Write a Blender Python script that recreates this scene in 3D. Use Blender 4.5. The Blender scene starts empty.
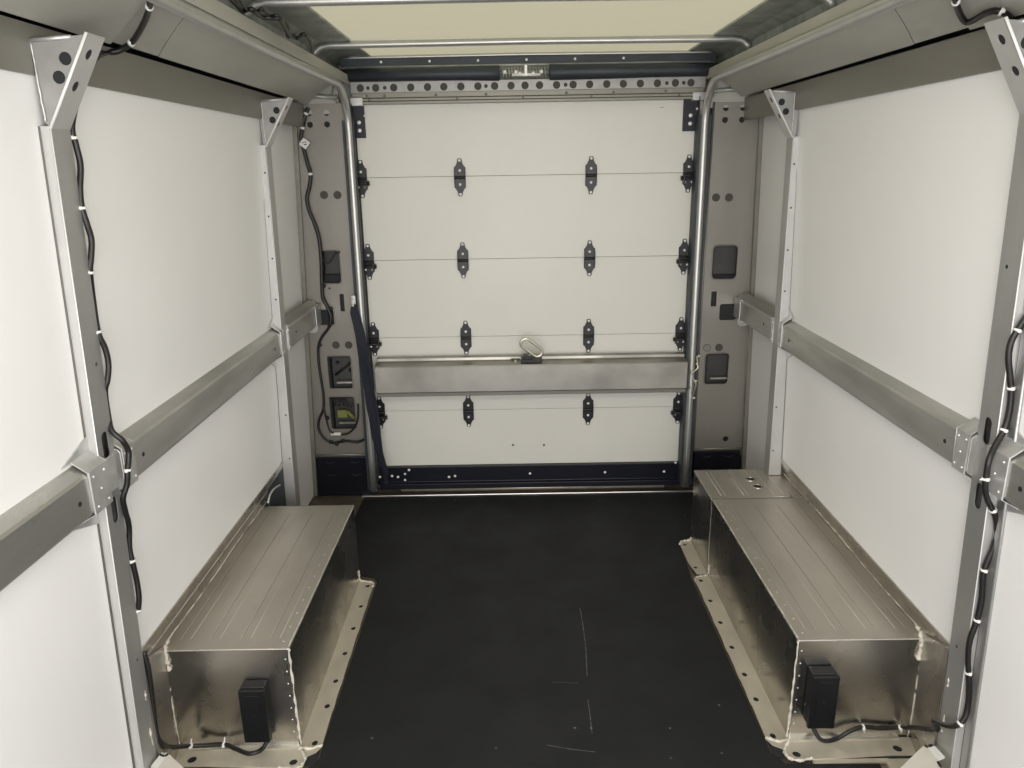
import bpy, bmesh, math, random
from mathutils import Vector, Matrix
from mathutils.geometry import tessellate_polygon
random.seed(7)
COL = bpy.context.scene.collection
sc = bpy.context.scene
PI = math.pi

# ------------------------------------------------------------------ camera
FPX, PITCH, YAW, ROLL = 742.66, -.2849, -.0007, -.0165
CAM = Vector((-.0696, 0, 1.5076))
_cp, _sp, _cy, _sy = math.cos(PITCH), math.sin(PITCH), math.cos(YAW), math.sin(YAW)
FW = Vector((_sy*_cp, _cy*_cp, _sp)); _r = Vector((_cy, -_sy, 0)); _u = _r.cross(FW)
RT = math.cos(ROLL)*_r + math.sin(ROLL)*_u
UP = -math.sin(ROLL)*_r + math.cos(ROLL)*_u
cd = bpy.data.cameras.new('camera'); cam = bpy.data.objects.new('camera', cd); COL.objects.link(cam)
cd.sensor_width = 36; cd.lens = FPX*36/1024; cd.clip_start = .02
cam.matrix_world = Matrix(((RT.x, UP.x, -FW.x, CAM.x), (RT.y, UP.y, -FW.y, CAM.y), (RT.z, UP.z, -FW.z, CAM.z), (0, 0, 0, 1)))
sc.camera = cam

def ray(px, py):
    return FW*FPX + RT*(px-512) + UP*(384-py)
def aty(px, py, Y):                      # point measured on a real cross plane y = Y
    d = ray(px, py); return CAM + d*((Y-CAM.y)/d.y)
def atz(px, py, Z):
    d = ray(px, py); return CAM + d*((Z-CAM.z)/d.z)
def atw(px, py, s, off=0.0):             # point measured on the leaning side wall line x = s*(.968+off-.037 z)
    d = ray(px, py)
    # CAM.x + t dx = s*(k - .037*(CAM.z + t dz))
    k = .968+off
    t = (s*(k-.037*CAM.z)-CAM.x)/(d.x+s*.037*d.z)
    return CAM + d*t

# ------------------------------------------------------------------ materials
def srgb(r, g, b):
    f = lambda c: (c/255/12.92 if c/255 <= .04045 else ((c/255+.055)/1.055)**2.4)
    return (f(r), f(g), f(b), 1)
def mat(name, col, rough=.5, metal=0.0, noise=0.0, nscale=(8, 8, 8), bump=0.0, bscale=60, rvar=0.0, spec=.5, trans=0.0, col2=None):
    m = bpy.data.materials.new(name); m.use_nodes = True
    nt = m.node_tree; b = nt.nodes['Principled BSDF']
    b.inputs['Base Color'].default_value = col; b.inputs['Roughness'].default_value = rough
    b.inputs['Metallic'].default_value = metal; b.inputs['Specular IOR Level'].default_value = spec
    tc = nt.nodes.new('ShaderNodeTexCoord'); mp = nt.nodes.new('ShaderNodeMapping'); nt.links.new(tc.outputs['Object'], mp.inputs[0])
    mp.inputs['Scale'].default_value = nscale
    if noise or rvar or col2:
        n = nt.nodes.new('ShaderNodeTexNoise'); n.inputs['Scale'].default_value = 1; n.inputs['Detail'].default_value = 5
        nt.links.new(mp.outputs[0], n.inputs['Vector'])
        mx = nt.nodes.new('ShaderNodeMix'); mx.data_type = 'RGBA'
        c2 = col2 or (col[0]*(1-noise), col[1]*(1-noise), col[2]*(1-noise), 1)
        mx.inputs[6].default_value = col; mx.inputs[7].default_value = c2
        rp = nt.nodes.new('ShaderNodeMapRange'); rp.inputs[1].default_value = .35; rp.inputs[2].default_value = .7
        nt.links.new(n.outputs['Fac'], rp.inputs[0]); nt.links.new(rp.outputs[0], mx.inputs[0])
        nt.links.new(mx.outputs[2], b.inputs['Base Color'])
        if rvar:
            r2 = nt.nodes.new('ShaderNodeMapRange'); r2.inputs[1].default_value = .3; r2.inputs[2].default_value = .7
            r2.inputs[3].default_value = rough-rvar; r2.inputs[4].default_value = rough+rvar
            nt.links.new(n.outputs['Fac'], r2.inputs[0]); nt.links.new(r2.outputs[0], b.inputs['Roughness'])
    if bump:
        n2 = nt.nodes.new('ShaderNodeTexNoise'); n2.inputs['Scale'].default_value = bscale; n2.inputs['Detail'].default_value = 3
        nt.links.new(tc.outputs['Object'], n2.inputs['Vector'])
        bp = nt.nodes.new('ShaderNodeBump'); bp.inputs['Strength'].default_value = bump; bp.inputs['Distance'].default_value = .002
        nt.links.new(n2.outputs['Fac'], bp.inputs['Height']); nt.links.new(bp.outputs[0], b.inputs['Normal'])
    if trans:
        t = nt.nodes.new('ShaderNodeBsdfTranslucent'); t.inputs[0].default_value = col
        ms = nt.nodes.new('ShaderNodeMixShader'); ms.inputs[0].default_value = trans
        o = nt.nodes['Material Output']
        nt.links.new(b.outputs[0], ms.inputs[1]); nt.links.new(t.outputs[0], ms.inputs[2]); nt.links.new(ms.outputs[0], o.inputs[0])
    return m
M = {}
M['wall'] = mat('white_laminate', srgb(243, 242, 241), .38, noise=.035, nscale=(2, 2, 2), bump=.06, bscale=6, spec=.4)
M['door'] = mat('door_laminate', srgb(221, 219, 211), .42, noise=.05, nscale=(2.2, 2, 1.2), bump=.05, bscale=5, spec=.4)
M['alu'] = mat('brushed_aluminium', (.60, .585, .555, 1), .36, 1, noise=.22, nscale=(9, 3, 9), rvar=.1, bump=.05, bscale=120)
M['alubox'] = mat('mill_aluminium', (.60, .575, .53, 1), .27, 1, noise=.3, nscale=(5, 5, 5), rvar=.09, bump=.12, bscale=9)
M['alutop'] = mat('dull_aluminium_lid', (.58, .545, .48, 1), .42, .75, noise=.22, nscale=(5, 2.5, 5), rvar=.06, bump=.1, bscale=30)
M['aluline'] = mat('aluminium_ridge', (.82, .80, .74, 1), .3, 1)
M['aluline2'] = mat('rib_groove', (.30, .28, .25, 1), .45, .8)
M['aludark'] = mat('aluminium_groove', (.2, .19, .17, 1), .45, 1)
M['post'] = mat('grey_steel', (.50, .50, .49, 1), .46, .75, noise=.12, nscale=(12, 12, 3), rvar=.06)
M['postlight'] = mat('pale_lit_steel', (.58, .575, .56, 1), .38, .5, noise=.1, nscale=(12, 12, 12))  # paler post steel; on the flanks it paints light from the front
M['rail'] = mat('rail_steel', (.56, .55, .52, 1), .35, .78, noise=.28, nscale=(12, 2.2, 12), rvar=.1)
M['xbar'] = mat('crossbar_steel', (.42, .405, .37, 1), .44, .8, noise=.3, nscale=(5, 6, 6), rvar=.08)
M['gusset'] = mat('gusset_steel', (.36, .36, .345, 1), .45, .5, noise=.15, nscale=(20, 20, 20))
M['edge'] = mat('fold_highlight', (.80, .80, .78, 1), .4, .1)  # near-white and barely metallic, paints the highlight along folds
M['plug'] = mat('brown_plug', srgb(66, 62, 54), .6)
M['bracket'] = mat('zinc_bracket', (.62, .62, .61, 1), .4, .6, noise=.2, nscale=(30, 30, 30), bump=.2, bscale=80)
M['jamb'] = mat('taupe_painted_steel', srgb(146, 142, 134), .4, .45, noise=.12, nscale=(3, 3, 3), rvar=.08)
M['liner'] = mat('grey_headliner', srgb(178, 177, 167), .5, .1, noise=.18, nscale=(5, 2, 5), rvar=.05)
M['band'] = mat('brown_grey_band', srgb(140, 137, 128), .45, .4, noise=.15, nscale=(4, 2, 8))
M['galv'] = mat('galvanised_steel', srgb(172, 176, 168), .45, .3, noise=.35, nscale=(14, 14, 14), rvar=.12)
M['roof'] = mat('translucent_roof', srgb(236, 233, 216), .6, trans=.85, noise=.1, nscale=(2, 12, 2))
M['track'] = mat('track_steel', (.52, .52, .50, 1), .4, .8, noise=.06, nscale=(20, 20, 3), rvar=.03)
M['rubber'] = mat('black_rubber', srgb(35, 36, 37), .6, noise=.15, nscale=(5, 5, 5), rvar=.08, bump=.12, bscale=40, spec=.25)
M['scratch'] = mat('pale_scratch', srgb(120, 120, 120), .6, noise=.8, nscale=(80, 80, 80))
M['black'] = mat('black_plastic', srgb(13, 14, 17), .42, noise=.2, nscale=(10, 10, 10))
M['blackmetal'] = mat('black_coated_metal', srgb(20, 22, 34), .36, .2, noise=.2, nscale=(10, 10, 10))
M['shaft'] = mat('dark_shaft', srgb(58, 64, 70), .5, .3, noise=.3, nscale=(6, 20, 20))
M['cable'] = mat('cable_sheath', srgb(26, 25, 24), .42)
M['webbing'] = mat('navy_webbing', srgb(24, 27, 42), .75, noise=.2, nscale=(60, 60, 60))
M['white'] = mat('white_plastic', srgb(228, 228, 224), .45)
M['seal'] = mat('white_sealant', srgb(214, 208, 194), .6, noise=.3, nscale=(60, 60, 60), bump=.5, bscale=150)
M['screw'] = mat('bright_screw', (.85, .85, .83, 1), .35, .15)
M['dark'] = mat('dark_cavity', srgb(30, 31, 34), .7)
M['cavity'] = mat('cavity_steel', srgb(76, 76, 75), .5, .3, noise=.3, nscale=(10, 10, 10))
M['base'] = mat('metal_subfloor', srgb(140, 128, 112), .45, .6, noise=.4, nscale=(10, 10, 10), rvar=.1)
M['flange'] = mat('flange_metal', srgb(200, 192, 175), .4, .35, noise=.18, nscale=(14, 6, 14), rvar=.08)
M['olive'] = mat('green_plastic', srgb(120, 122, 60), .5)
M['gold'] = mat('zinc_yellow', (.68, .68, .56, 1), .3, .85)
M['whiteplate'] = mat('white_plate', srgb(215, 210, 200), .4, noise=.06, nscale=(20, 20, 20))

# ------------------------------------------------------------------ mesh builder
EACH = {'sealant_bead', 'hole_shadow', 'screw', 'bolt', 'stud', 'end_cap', 'clip', 'rivet', 'plug', 'pressed_rib', 'bolt_hole', 'embossed_lug', 'channel', 'hole', 'slot', 'drum', 'white_tape', 'folded_edge', 'fixing', 'sealant', 'flange_sealant', 'rivet_hole', 'floor_strip', 'scratch', 'raised_rim', 'sheath', 'inner_ledge', 'coupling', 'wiring', 'connector'}
class MB:
    def __init__(s): s.v = []; s.f = []; s.s = []
    def add(s, vs, fs, smooth=False):
        n = len(s.v); s.v += [Vector(p) for p in vs]
        for f in fs: s.f.append(tuple(i+n for i in f)); s.s.append(smooth)
        return s
    def box(s, x0, x1, y0, y1, z0, z1):
        if x0 > x1: x0, x1 = x1, x0
        vs = [(x, y, z) for x in (x0, x1) for y in (y0, y1) for z in (z0, z1)]
        return s.add(vs, [(0, 1, 3, 2), (4, 6, 7, 5), (0, 4, 5, 1), (2, 3, 7, 6), (0, 2, 6, 4), (1, 5, 7, 3)])
    def obox(s, c, ax, ay, az, hx, hy, hz):
        c = Vector(c); ax, ay, az = [Vector(a).normalized() for a in (ax, ay, az)]
        vs = [c+ax*x*hx+ay*y*hy+az*z*hz for x in (-1, 1) for y in (-1, 1) for z in (-1, 1)]
        return s.add(vs, [(0, 1, 3, 2), (4, 6, 7, 5), (0, 4, 5, 1), (2, 3, 7, 6), (0, 2, 6, 4), (1, 5, 7, 3)])
    def prism(s, A, B):                  # two equal polygons joined
        n = len(A)
        return s.add(list(A)+list(B), [tuple(range(n))[::-1], tuple(range(n, 2*n))]+[(i, (i+1) % n, n+(i+1) % n, n+i) for i in range(n)])
    def tube(s, pts, r, n=10, caps=True, smooth=True, flat=None):
        pts = [Vector(p) for p in pts]; rr = r if isinstance(r, (list, tuple)) else [r]*len(pts)
        t0 = (pts[1]-pts[0]).normalized()
        a = Vector((0, 0, 1)) if abs(t0.z) < .9 else Vector((1, 0, 0))
        nrm = (a-t0*a.dot(t0)).normalized(); vs = []
        for i, p in enumerate(pts):
            t = (pts[min(i+1, len(pts)-1)]-pts[max(i-1, 0)]).normalized()
            nrm = (nrm-t*nrm.dot(t)).normalized(); b = t.cross(nrm)
            for k in range(n):
                an = 2*PI*k/n; vs.append(p+(nrm*math.cos(an)+b*math.sin(an))*rr[i])
        fs = [(i*n+k, i*n+(k+1) % n, (i+1)*n+(k+1) % n, (i+1)*n+k) for i in range(len(pts)-1) for k in range(n)]
        s.add(vs, fs, smooth)
        if caps:
            m = len(s.v)-len(vs)
            s.f += [tuple(m+k for k in range(n))[::-1], tuple(m+(len(pts)-1)*n+k for k in range(n))]; s.s += [False, False]
        return s
    def dome(s, c, axis, r, h, n=10):    # screw or rivet head
        c = Vector(c); ax = Vector(axis).normalized(); a = Vector((0, 0, 1)) if abs(ax.z) < .9 else Vector((1, 0, 0))
        u = ax.cross(a).normalized(); w = ax.cross(u)
        vs = []
        for rr, hh in ((1, 0), (.9, .5), (.55, .88)):
            vs += [c+(u*math.cos(2*PI*k/n)+w*math.sin(2*PI*k/n))*r*rr+ax*h*hh for k in range(n)]
        vs.append(c+ax*h)
        fs = [(i*n+k, i*n+(k+1) % n, (i+1)*n+(k+1) % n, (i+1)*n+k) for i in range(2) for k in range(n)]+[(2*n+k, 2*n+(k+1) % n, 3*n) for k in range(n)]
        return s.add(vs, fs, True)
    def sheet(s, outline, holes, fn, t):  # flat sheet with real holes; fn(u, v, w) -> xyz
        loops = [outline]+list(holes); flat = [p for l in loops for p in l]
        tris = tessellate_polygon([[Vector((p[0], p[1], 0)) for p in l] for l in loops])
        n = len(flat)
        vs = [Vector(fn(p[0], p[1], 0)) for p in flat]+[Vector(fn(p[0], p[1], t)) for p in flat]
        fs = [tuple(x) for x in tris]+[tuple(i+n for i in x[::-1]) for x in tris]
        o = 0
        for l in loops:
            k = len(l); fs += [(o+i, o+(i+1) % k, n+o+(i+1) % k, n+o+i) for i in range(k)]; o += k
        return s.add(vs, fs)
    def islands(s):
        p = list(range(len(s.v)))
        def fnd(i):
            while p[i] != i: p[i] = p[p[i]]; i = p[i]
            return i
        for f in s.f:
            a = fnd(f[0])
            for k in f[1:]: p[fnd(k)] = a
        g = {}
        for f, sm in zip(s.f, s.s): g.setdefault(fnd(f[0]), []).append((f, sm))
        o = []
        for fs in g.values():
            idx = sorted({k for f, _ in fs for k in f}); mp = {k: i for i, k in enumerate(idx)}
            m = MB(); m.v = [s.v[k] for k in idx]; m.f = [tuple(mp[k] for k in f) for f, _ in fs]; m.s = [sm for _, sm in fs]; o.append(m)
        return o
    def build(s, name, m, parent=None, loc=None, bevel=0, solid=True):
        if name in EACH and parent is not None:
            isl = s.islands()
            if 1 < len(isl) <= 40:
                return [k.build(name, m, parent, loc, bevel) for k in isl][0]
        me = bpy.data.meshes.new(name)
        off = Vector(loc) if loc is not None else (wloc(parent) if parent else Vector((0, 0, 0)))
        me.from_pydata([v-off for v in s.v], [], s.f); me.validate()
        if len(me.polygons) == len(s.s):
            me.polygons.foreach_set('use_smooth', s.s)
        bm = bmesh.new(); bm.from_mesh(me); bmesh.ops.remove_doubles(bm, verts=bm.verts, dist=1e-6)
        bmesh.ops.recalc_face_normals(bm, faces=bm.faces); bm.to_mesh(me); bm.free()
        me.materials.append(M[m]); o = bpy.data.objects.new(name, me); COL.objects.link(o)
        if parent:
            o.parent = parent; o.location = off-wloc(parent)
        else: o.location = off
        o['wx'] = tuple(off)
        if bevel:
            b = o.modifiers.new('bevel', 'BEVEL'); b.width = bevel; b.segments = 2; b.limit_method = 'ANGLE'; b.angle_limit = .6
        return o
def wloc(o): return Vector(o['wx'])
def thing(name, label, cat, loc, group=None, kind=None):
    o = bpy.data.objects.new(name, None); COL.objects.link(o); o.location = loc; o['wx'] = tuple(loc); o.empty_display_size = .05
    if kind: o['kind'] = kind
    else: o['label'] = label; o['category'] = cat
    if group: o['group'] = group
    return o
def tag(o, label, cat, group=None):
    o['label'] = label; o['category'] = cat
    if group: o['group'] = group
    return o
def struct(o): o['kind'] = 'structure'; return o
def circ(u, v, r, n=14, ry=None): return [(u+r*math.cos(2*PI*k/n), v+(ry or r)*math.sin(2*PI*k/n)) for k in range(n)]
def rrect(u0, u1, v0, v1, r, n=4):
    if u0 > u1: u0, u1 = u1, u0
    if v0 > v1: v0, v1 = v1, v0
    o = []
    for cx, cy, a in ((u1-r, v1-r, 0), (u0+r, v1-r, PI/2), (u0+r, v0+r, PI), (u1-r, v0+r, 3*PI/2)):
        o += [(cx+r*math.cos(a+PI/2*k/n), cy+r*math.sin(a+PI/2*k/n)) for k in range(n+1)]
    return o
def spline(P, k=6):
    P = [Vector(p) for p in P]; o = []
    for i in range(len(P)-1):
        a, b, c, d = P[max(i-1, 0)], P[i], P[i+1], P[min(i+2, len(P)-1)]
        for j in range(k):
            t = j/k
            o.append(.5*((2*b)+(c-a)*t+(2*a-5*b+4*c-d)*t*t+(3*b-a-3*c+d)*t**3))
    return o+[P[-1]]
def bead(mb, pts, r, jit=.5, k=8):
    P = spline(pts, k)
    P = [p+Vector((random.uniform(-1, 1), random.uniform(-1, 1), random.uniform(-1, 1)))*r*.35 for p in P]
    return mb.tube(P, [r*random.uniform(1-jit, 1+jit) for _ in P], 6)

WX = lambda z: .990-.038*z               # side wall face
FX = lambda z: .968-.037*z               # face of the wall posts
FL = lambda s, y: (.006 if s < 0 else .012)*max(0, min(1, (y-1.44)/1.28))   # the walls open slightly to the rear
SIDE = {-1: 'left', 1: 'right'}

# ------------------------------------------------------------------ setting
YB = -.9                                 # how far the cargo space goes on behind the photographer
f = MB(); f.box(-1.12, 1.12, YB, 3.45, -.03, -.006); struct(f.build('floor_base', 'base'))
matL = [(-.87, YB), (.87, YB), (.87, 1.575), (.628, 1.58), (.602, 1.62), (.597, 2.5), (.600, 2.535), (.612, 2.76), (.655, 2.79), (.80, 2.80), (.80, 3.262), (-.79, 3.262), (-.79, 3.1), (-.79, 2.56),
        (-.66, 2.55), (-.612, 2.535), (-.597, 2.5), (-.602, 1.62), (-.628, 1.58), (-.87, 1.575)]
floor = MB().sheet(matL, [], lambda u, v, w: (u, v, w), -.006).build('floor', 'rubber'); struct(floor)
sc_ = MB()
def scratch(P, w):
    P = [atz(x, y, .0006) for x, y in P]
    for a, b in zip(P, P[1:]):
        d = (b-a).normalized(); n = Vector((-d.y, d.x, 0))*w
        sc_.add([a-n, a+n, b+n*.9, b-n*.9], [(0, 1, 2, 3)])
scratch([(580, 608), (583, 625), (586, 650), (587, 676)], .0012); scratch([(588, 700), (590, 715), (592, 733)], .0010)
scratch([(547, 745), (570, 749), (595, 752)], .001); scratch([(552, 682), (578, 683)], .0006)
for p in ((447, 445), (670, 728), (719, 705), (722, 753), (604, 500), (685, 515), (353, 648), (372, 738), (496, 748), (455, 500), (600, 501), (591, 728), (575, 728), (671, 758)):
    q = atz(*p, .0006); sc_.box(q.x-.003, q.x+.003, q.y-.003, q.y+.003, 0, .001)
sc_.build('scratch', 'scratch', floor)

for s in (-1, 1):
    rec = .040 if s < 0 else .036
    w = MB()
    def strip(y0, y1, off, zl=0, tp=0):
        f0, f1 = FL(s, y0), FL(s, y1)
        A = [(s*(WX(zl)+off+f0), y0, zl), (s*(WX(zl)+off+f1), y1, zl), (s*(WX(1.74)+off+f1+tp), y1, 1.74), (s*(WX(1.74)+off+f0+tp), y0, 1.74)]
        w.prism([Vector(a) for a in A], [Vector(a)+Vector((s*.012, 0, 0)) for a in A])
    strip(YB, 1.474, 0); strip(1.474, 2.752, 0, .37); strip(2.752, 3.33, rec, 0, 0 if s < 0 else .024)
    struct(w.build('wall_'+SIDE[s], 'wall'))
    sh = MB(); sh.box(s*1.09, s*1.11, YB, 3.47, -.02, 2.0)
    struct(sh.build('wall_light_shell_'+SIDE[s], 'galv'))  # unseen outer shell, added to stop world light leaking through gaps
    # brown-grey band along the top of the wall
    b = MB(); z0, z1 = 1.679, 1.765
    A = [(s*(WX(z0)-.006), z0), (s*(WX(z1)-.006), z1), (s*(WX(z1)+.02), z1), (s*(WX(z0)+.02), z0)]
    for y0, y1 in ((YB, 3.32),):
        b.prism([Vector((x, y0, z)) for x, z in A], [Vector((x, y1, z)) for x, z in A])
    struct(b.build('trim_band_'+SIDE[s], 'band'))
    # headliner panel between band and door track
    def hl(y0, y1, y0i, y1i, dz, nm, thick=.004):
        m = MB(); P = []
        N = 6
        for i in range(N+1):
            t = i/N; x = .902-(.902-.748)*t; z = 1.772+(1.842-1.772)*t+.006*math.sin(PI*t)+dz
            P.append((x, z, y0+(y0i-y0)*t, y1+(y1i-y1)*t))
        vs = [(s*x, a, z) for x, z, a, b_ in P]+[(s*x, b_, z) for x, z, a, b_ in P]
        vs += [(s*x, a, z+thick) for x, z, a, b_ in P]+[(s*x, b_, z+thick) for x, z, a, b_ in P]
        k = N+1
        fs = [(i, i+1, k+i+1, k+i) for i in range(N)]+[(2*k+i, 2*k+i+1, 3*k+i+1, 3*k+i) for i in range(N)]
        fs += [(0, k, 3*k, 2*k), (N, k+N, 3*k+N, 2*k+N)]+[(i, i+1, 2*k+i+1, 2*k+i) for i in range(N)]+[(k+i, k+i+1, 3*k+i+1, 3*k+i) for i in range(N)]
        m.add(vs, fs, False); return struct(m.build(nm, 'liner'))
    hl(1.925, 3.30, 1.765, 3.16, 0, 'trim_headliner_'+SIDE[s])
    hl(1.62, 1.922, 1.55, 1.762, .001, 'trim_headliner_'+SIDE[s]+'.001')
    hl(YB, 1.70, YB, 1.60, -.005, 'trim_headliner_'+SIDE[s]+'.002', .006)
    dk = MB(); dk.box(s*.903, s*1.0, YB, 3.3, 1.79, 1.80); struct(dk.build('trim_gap_'+SIDE[s], 'dark'))
    cp = MB(); cp.box(s*.775, s*1.06, 3.302, 3.306, 1.73, 1.90); struct(cp.build('trim_corner_'+SIDE[s], 'liner'))
    cp = MB(); cp.tube([(s*.775, 3.288, 1.793), (s*.86, 3.286, 1.799), (s*.93, 3.27, 1.793), (s*.975, 3.2, 1.790)], .009, 8)
    cp.tube([(s*.78, 3.292, 1.772), (s*.80, 3.29, 1.80), (s*.785, 3.29, 1.84)], .004, 6); struct(cp.build('trim_pipe_'+SIDE[s], 'galv'))
    # web above the track and cove up to the roof skin
    c = MB(); xr = .66 if s < 0 else .70; xt = .722 if s < 0 else .752
    c.prism([Vector((s*xt, YB, 1.842)), Vector((s*xt, YB, 1.878)), Vector((s*(xt+.012), YB, 1.878)), Vector((s*(xt+.012), YB, 1.842))],
            [Vector((s*xt, 3.3, 1.842)), Vector((s*xt, 3.3, 1.878)), Vector((s*(xt+.012), 3.3, 1.878)), Vector((s*(xt+.012), 3.3, 1.842))])
    struct(c.build('trim_web_'+SIDE[s], 'liner'))
    c = MB(); xr = .640 if s < 0 else .686
    A = [(xt+.004, 1.876), (xt+.03, 1.884), (xt+.075, 1.905), (xt+.07, 1.935), (xt+.03, 1.952), (xr, 1.955), (xr, 1.962), (1.1, 1.962), (1.1, 1.87), (xt+.03, 1.866)]
    c.prism([Vector((s*x, YB, z)) for x, z in A], [Vector((s*x, 3.46, z)) for x, z in A])
    struct(c.build('trim_cove_'+SIDE[s], 'galv'))
# roof
r = MB(); r.box(-1.11, 1.11, YB, 3.47, 1.963, 1.968); struct(r.build('ceiling', 'roof'))
b = MB(); b.box(-1.11, 1.11, 3.45, 3.47, -.03, 1.97); struct(b.build('wall_rear', 'galv'))  # unseen sheet behind the door, added to keep world light out
# sill under the door
s_ = MB(); s_.box(-.80, .80, 3.262, 3.285, -.006, .006); s_.box(-.80, .80, 3.285, 3.37, -.014, -.008)
s_.tube([(-.80, 3.37, .006), (.80, 3.37, .006)], .016, 10)
struct(s_.build('trim_sill', 'aluline', bevel=.002))
s_ = MB(); s_.tube([(-.62, 3.335, .004), (.66, 3.335, .004)], .012, 8); struct(s_.build('trim_sill_seal', 'flange'))

# ------------------------------------------------------------------ the roll-up door
DY = 3.31
door = thing('door_1', None, None, (0, DY, 0), kind='structure')
seams = [.139, .4155, .767, 1.1174, 1.4707, 1.80]
for a, b_ in zip(seams, seams[1:]):
    m = MB(); m.box(-.712, .748, DY, DY+.035, a+.0006, b_-.0006); m.build('panel', 'door', door, bevel=.0012)
m = MB(); m.box(-.712, .748, DY+.012, DY+.03, .15, 1.79); m.build('backing', 'dark', door)
pk = MB()
for p in ((513, 445), (544, 445)):
    q = aty(*p, DY); pk.dome(q, (0, -1, 0), .006, .003)
q = aty(662, 107.5, DY); pk.box(q.x-.008, q.x+.008, DY-.001, DY+.001, q.z-.001, q.z+.001)
pk.build('screw', 'aludark', door)
# bottom rail
m = MB()
A = [(DY-.022, .139), (DY-.020, .062), (DY-.034, .056), (DY-.034, .030), (DY+.03, .026), (DY+.03, .139)]
m.prism([Vector((-.714, y, z)) for y, z in A], [Vector((.75, y, z)) for y, z in A])
br = m.build('bottom_rail', 'blackmetal', door, bevel=.0015)
m = MB()
for p in ((392, 476), (398, 477), (409, 470), (449, 477), (380, 477), (386, 477), (455, 476), (530, 473.5), (605, 472.3), (664, 471.5), (675.5, 462.5)):
    q = aty(*p, DY-.022); m.dome(q, (0, -1, 0), .0065, .004)
for p in ((405, 474), (405, 480)):
    q = aty(*p, DY-.022); m.dome(q, (0, -1, 0), .006, .004)
m.build('screw', 'screw', br)
# hinges
def hinge(x, z, s, outer):
    w, h = .0245, .078
    root = None
    prof = [(.0065, h), (.0095, h-.006), (.0105, h-.016), (.0175, h-.030), (.0245, h-.036), (.0245, .012), (.022, .008), (.0245, .004),
            (.0245, -(h-.036)), (.0175, -(h-.030)), (.0105, -(h-.016)), (.0095, -(h-.006)), (.0065, -h)]
    out = [(u, v) for u, v in prof]+[(-u, v) for u, v in prof[::-1]]
    m = MB(); Y0 = DY-.006
    m.sheet([(x+u, z+v) for u, v in out], [], lambda u, v, q: (u, Y0+q, v), .006)
    m.tube([(x-.024, Y0-.003, z), (x+.024, Y0-.003, z)], .0065, 8)
    m.box(x-.0245, x-.0215, Y0-.007, Y0, z-.03, z+.03); m.box(x+.0215, x+.0245, Y0-.007, Y0, z-.03, z+.03)
    if outer:
        m.tube([(x-s*.032, Y0-.02, z-.018), (x+s*.05, Y0-.02, z-.018)], .006, 8)
        m.tube([(x-s*.037, Y0-.02, z-.018), (x-s*.029, Y0-.02, z-.018)], .010, 8)
        m.box(x-.026, x-.020, Y0-.028, Y0, z-.040, z-.004); m.box(x+.020, x+.026, Y0-.028, Y0, z-.040, z-.004)
    hg = m.build('hinge', 'black', door, loc=(x, DY, z), bevel=.001)
    b = MB()
    for dz in (.070, .029, -.029, -.070):
        if outer and dz == -.029:
            for dx in (-.015, .015): b.dome((x+dx, Y0, z-.034), (0, -1, 0), .0055, .004, 8)
        else: b.dome((x, Y0, z+dz), (0, -1, 0), .0062, .0045, 8)
    b.build('bolt', 'screw', hg)
    if outer:
        rl = MB(); rl.tube([(x+s*.036, Y0-.02, z-.018), (x+s*.05, Y0-.02, z-.018)], .017, 14)
        rl.build('roller', 'blackmetal', hg)
rows = [((460, 178), (591, 174), (361.5, 178), (688.5, 171)), ((463, 260), (589.5, 257), (368.8, 261.4), (684, 254)),
        ((466, 337), (588.5, 335), (374, 338), (680.5, 332)), ((468.5, 410), (588, 408), (380, 411), (678, 406))]
for (A, B, C, D), z in zip(rows, seams[4:0:-1]):
    for p, s, o in ((A, -1, 0), (B, 1, 0), (C, -1, 1), (D, 1, 1)):
        q = aty(*p, DY); hinge(q.x, z-.005, s, o)
# top corner brackets of the door
for s, (x0, x1, y0, y1) in ((-1, (352, 366, 104, 138)), (1, (684, 697, 97, 131))):
    a, b_ = aty(x0, y0, DY-.01), aty(x1, y1, DY-.01)
    m = MB(); m.box(a.x, b_.x, DY-.012, DY-.001, b_.z, a.z); m.box(a.x if s < 0 else b_.x-.004, a.x+.004 if s < 0 else b_.x, DY-.04, DY-.01, b_.z, a.z)
    k = m.build('top_bracket', 'blackmetal', door, bevel=.0015)
    m = MB(); cx = (a.x+b_.x)/2
    for zz in (.030, .062): m.dome((cx, DY-.012, b_.z+zz), (0, -1, 0), .0085, .005)
    m.dome(((b_.x+.002) if s < 0 else b_.x-.004, DY-.012, b_.z+.088), (0, -1, 0), .006, .008)
    m.build('bolt', 'screw', k)

# ------------------------------------------------------------------ cross beam with pull ring
cb = thing('door_crossbar', 'wide grey metal crossbar spanning the closed white roll-up door', 'crossbar', (.015, 3.21, .535))
m = MB()
A = [(3.192, .541), (3.190, .656), (3.194, .663), (3.258, .668), (3.262, .682), (3.285, .684), (3.285, .532), (3.196, .535)]
m.prism([Vector((-.683, y, z)) for y, z in A], [Vector((.712, y, z)) for y, z in A]); m.build('beam', 'xbar', cb, bevel=.002)
m = MB(); m.box(-.683, .712, 3.215, 3.287, .514, .531); m.build('edge_flange', 'aludark', cb)
m = MB()
for px in (515.5,):
    for py in (357, 361.5): q = aty(px, py, 3.19); m.dome((q.x, 3.24, .668), (0, -.3, 1), .008, .004); m.tube([(q.x-.02, 3.25, .673), (q.x+.02, 3.25, .673)], .003, 6)
m.build('stud', 'gold', cb)
lt = MB(); lt.box(-.030, .064, 3.196, 3.25, .667, .684); lt.box(-.02, .02, 3.20, 3.24, .684, .700)
lb = lt.build('latch_base', 'black', cb, bevel=.002)
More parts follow.
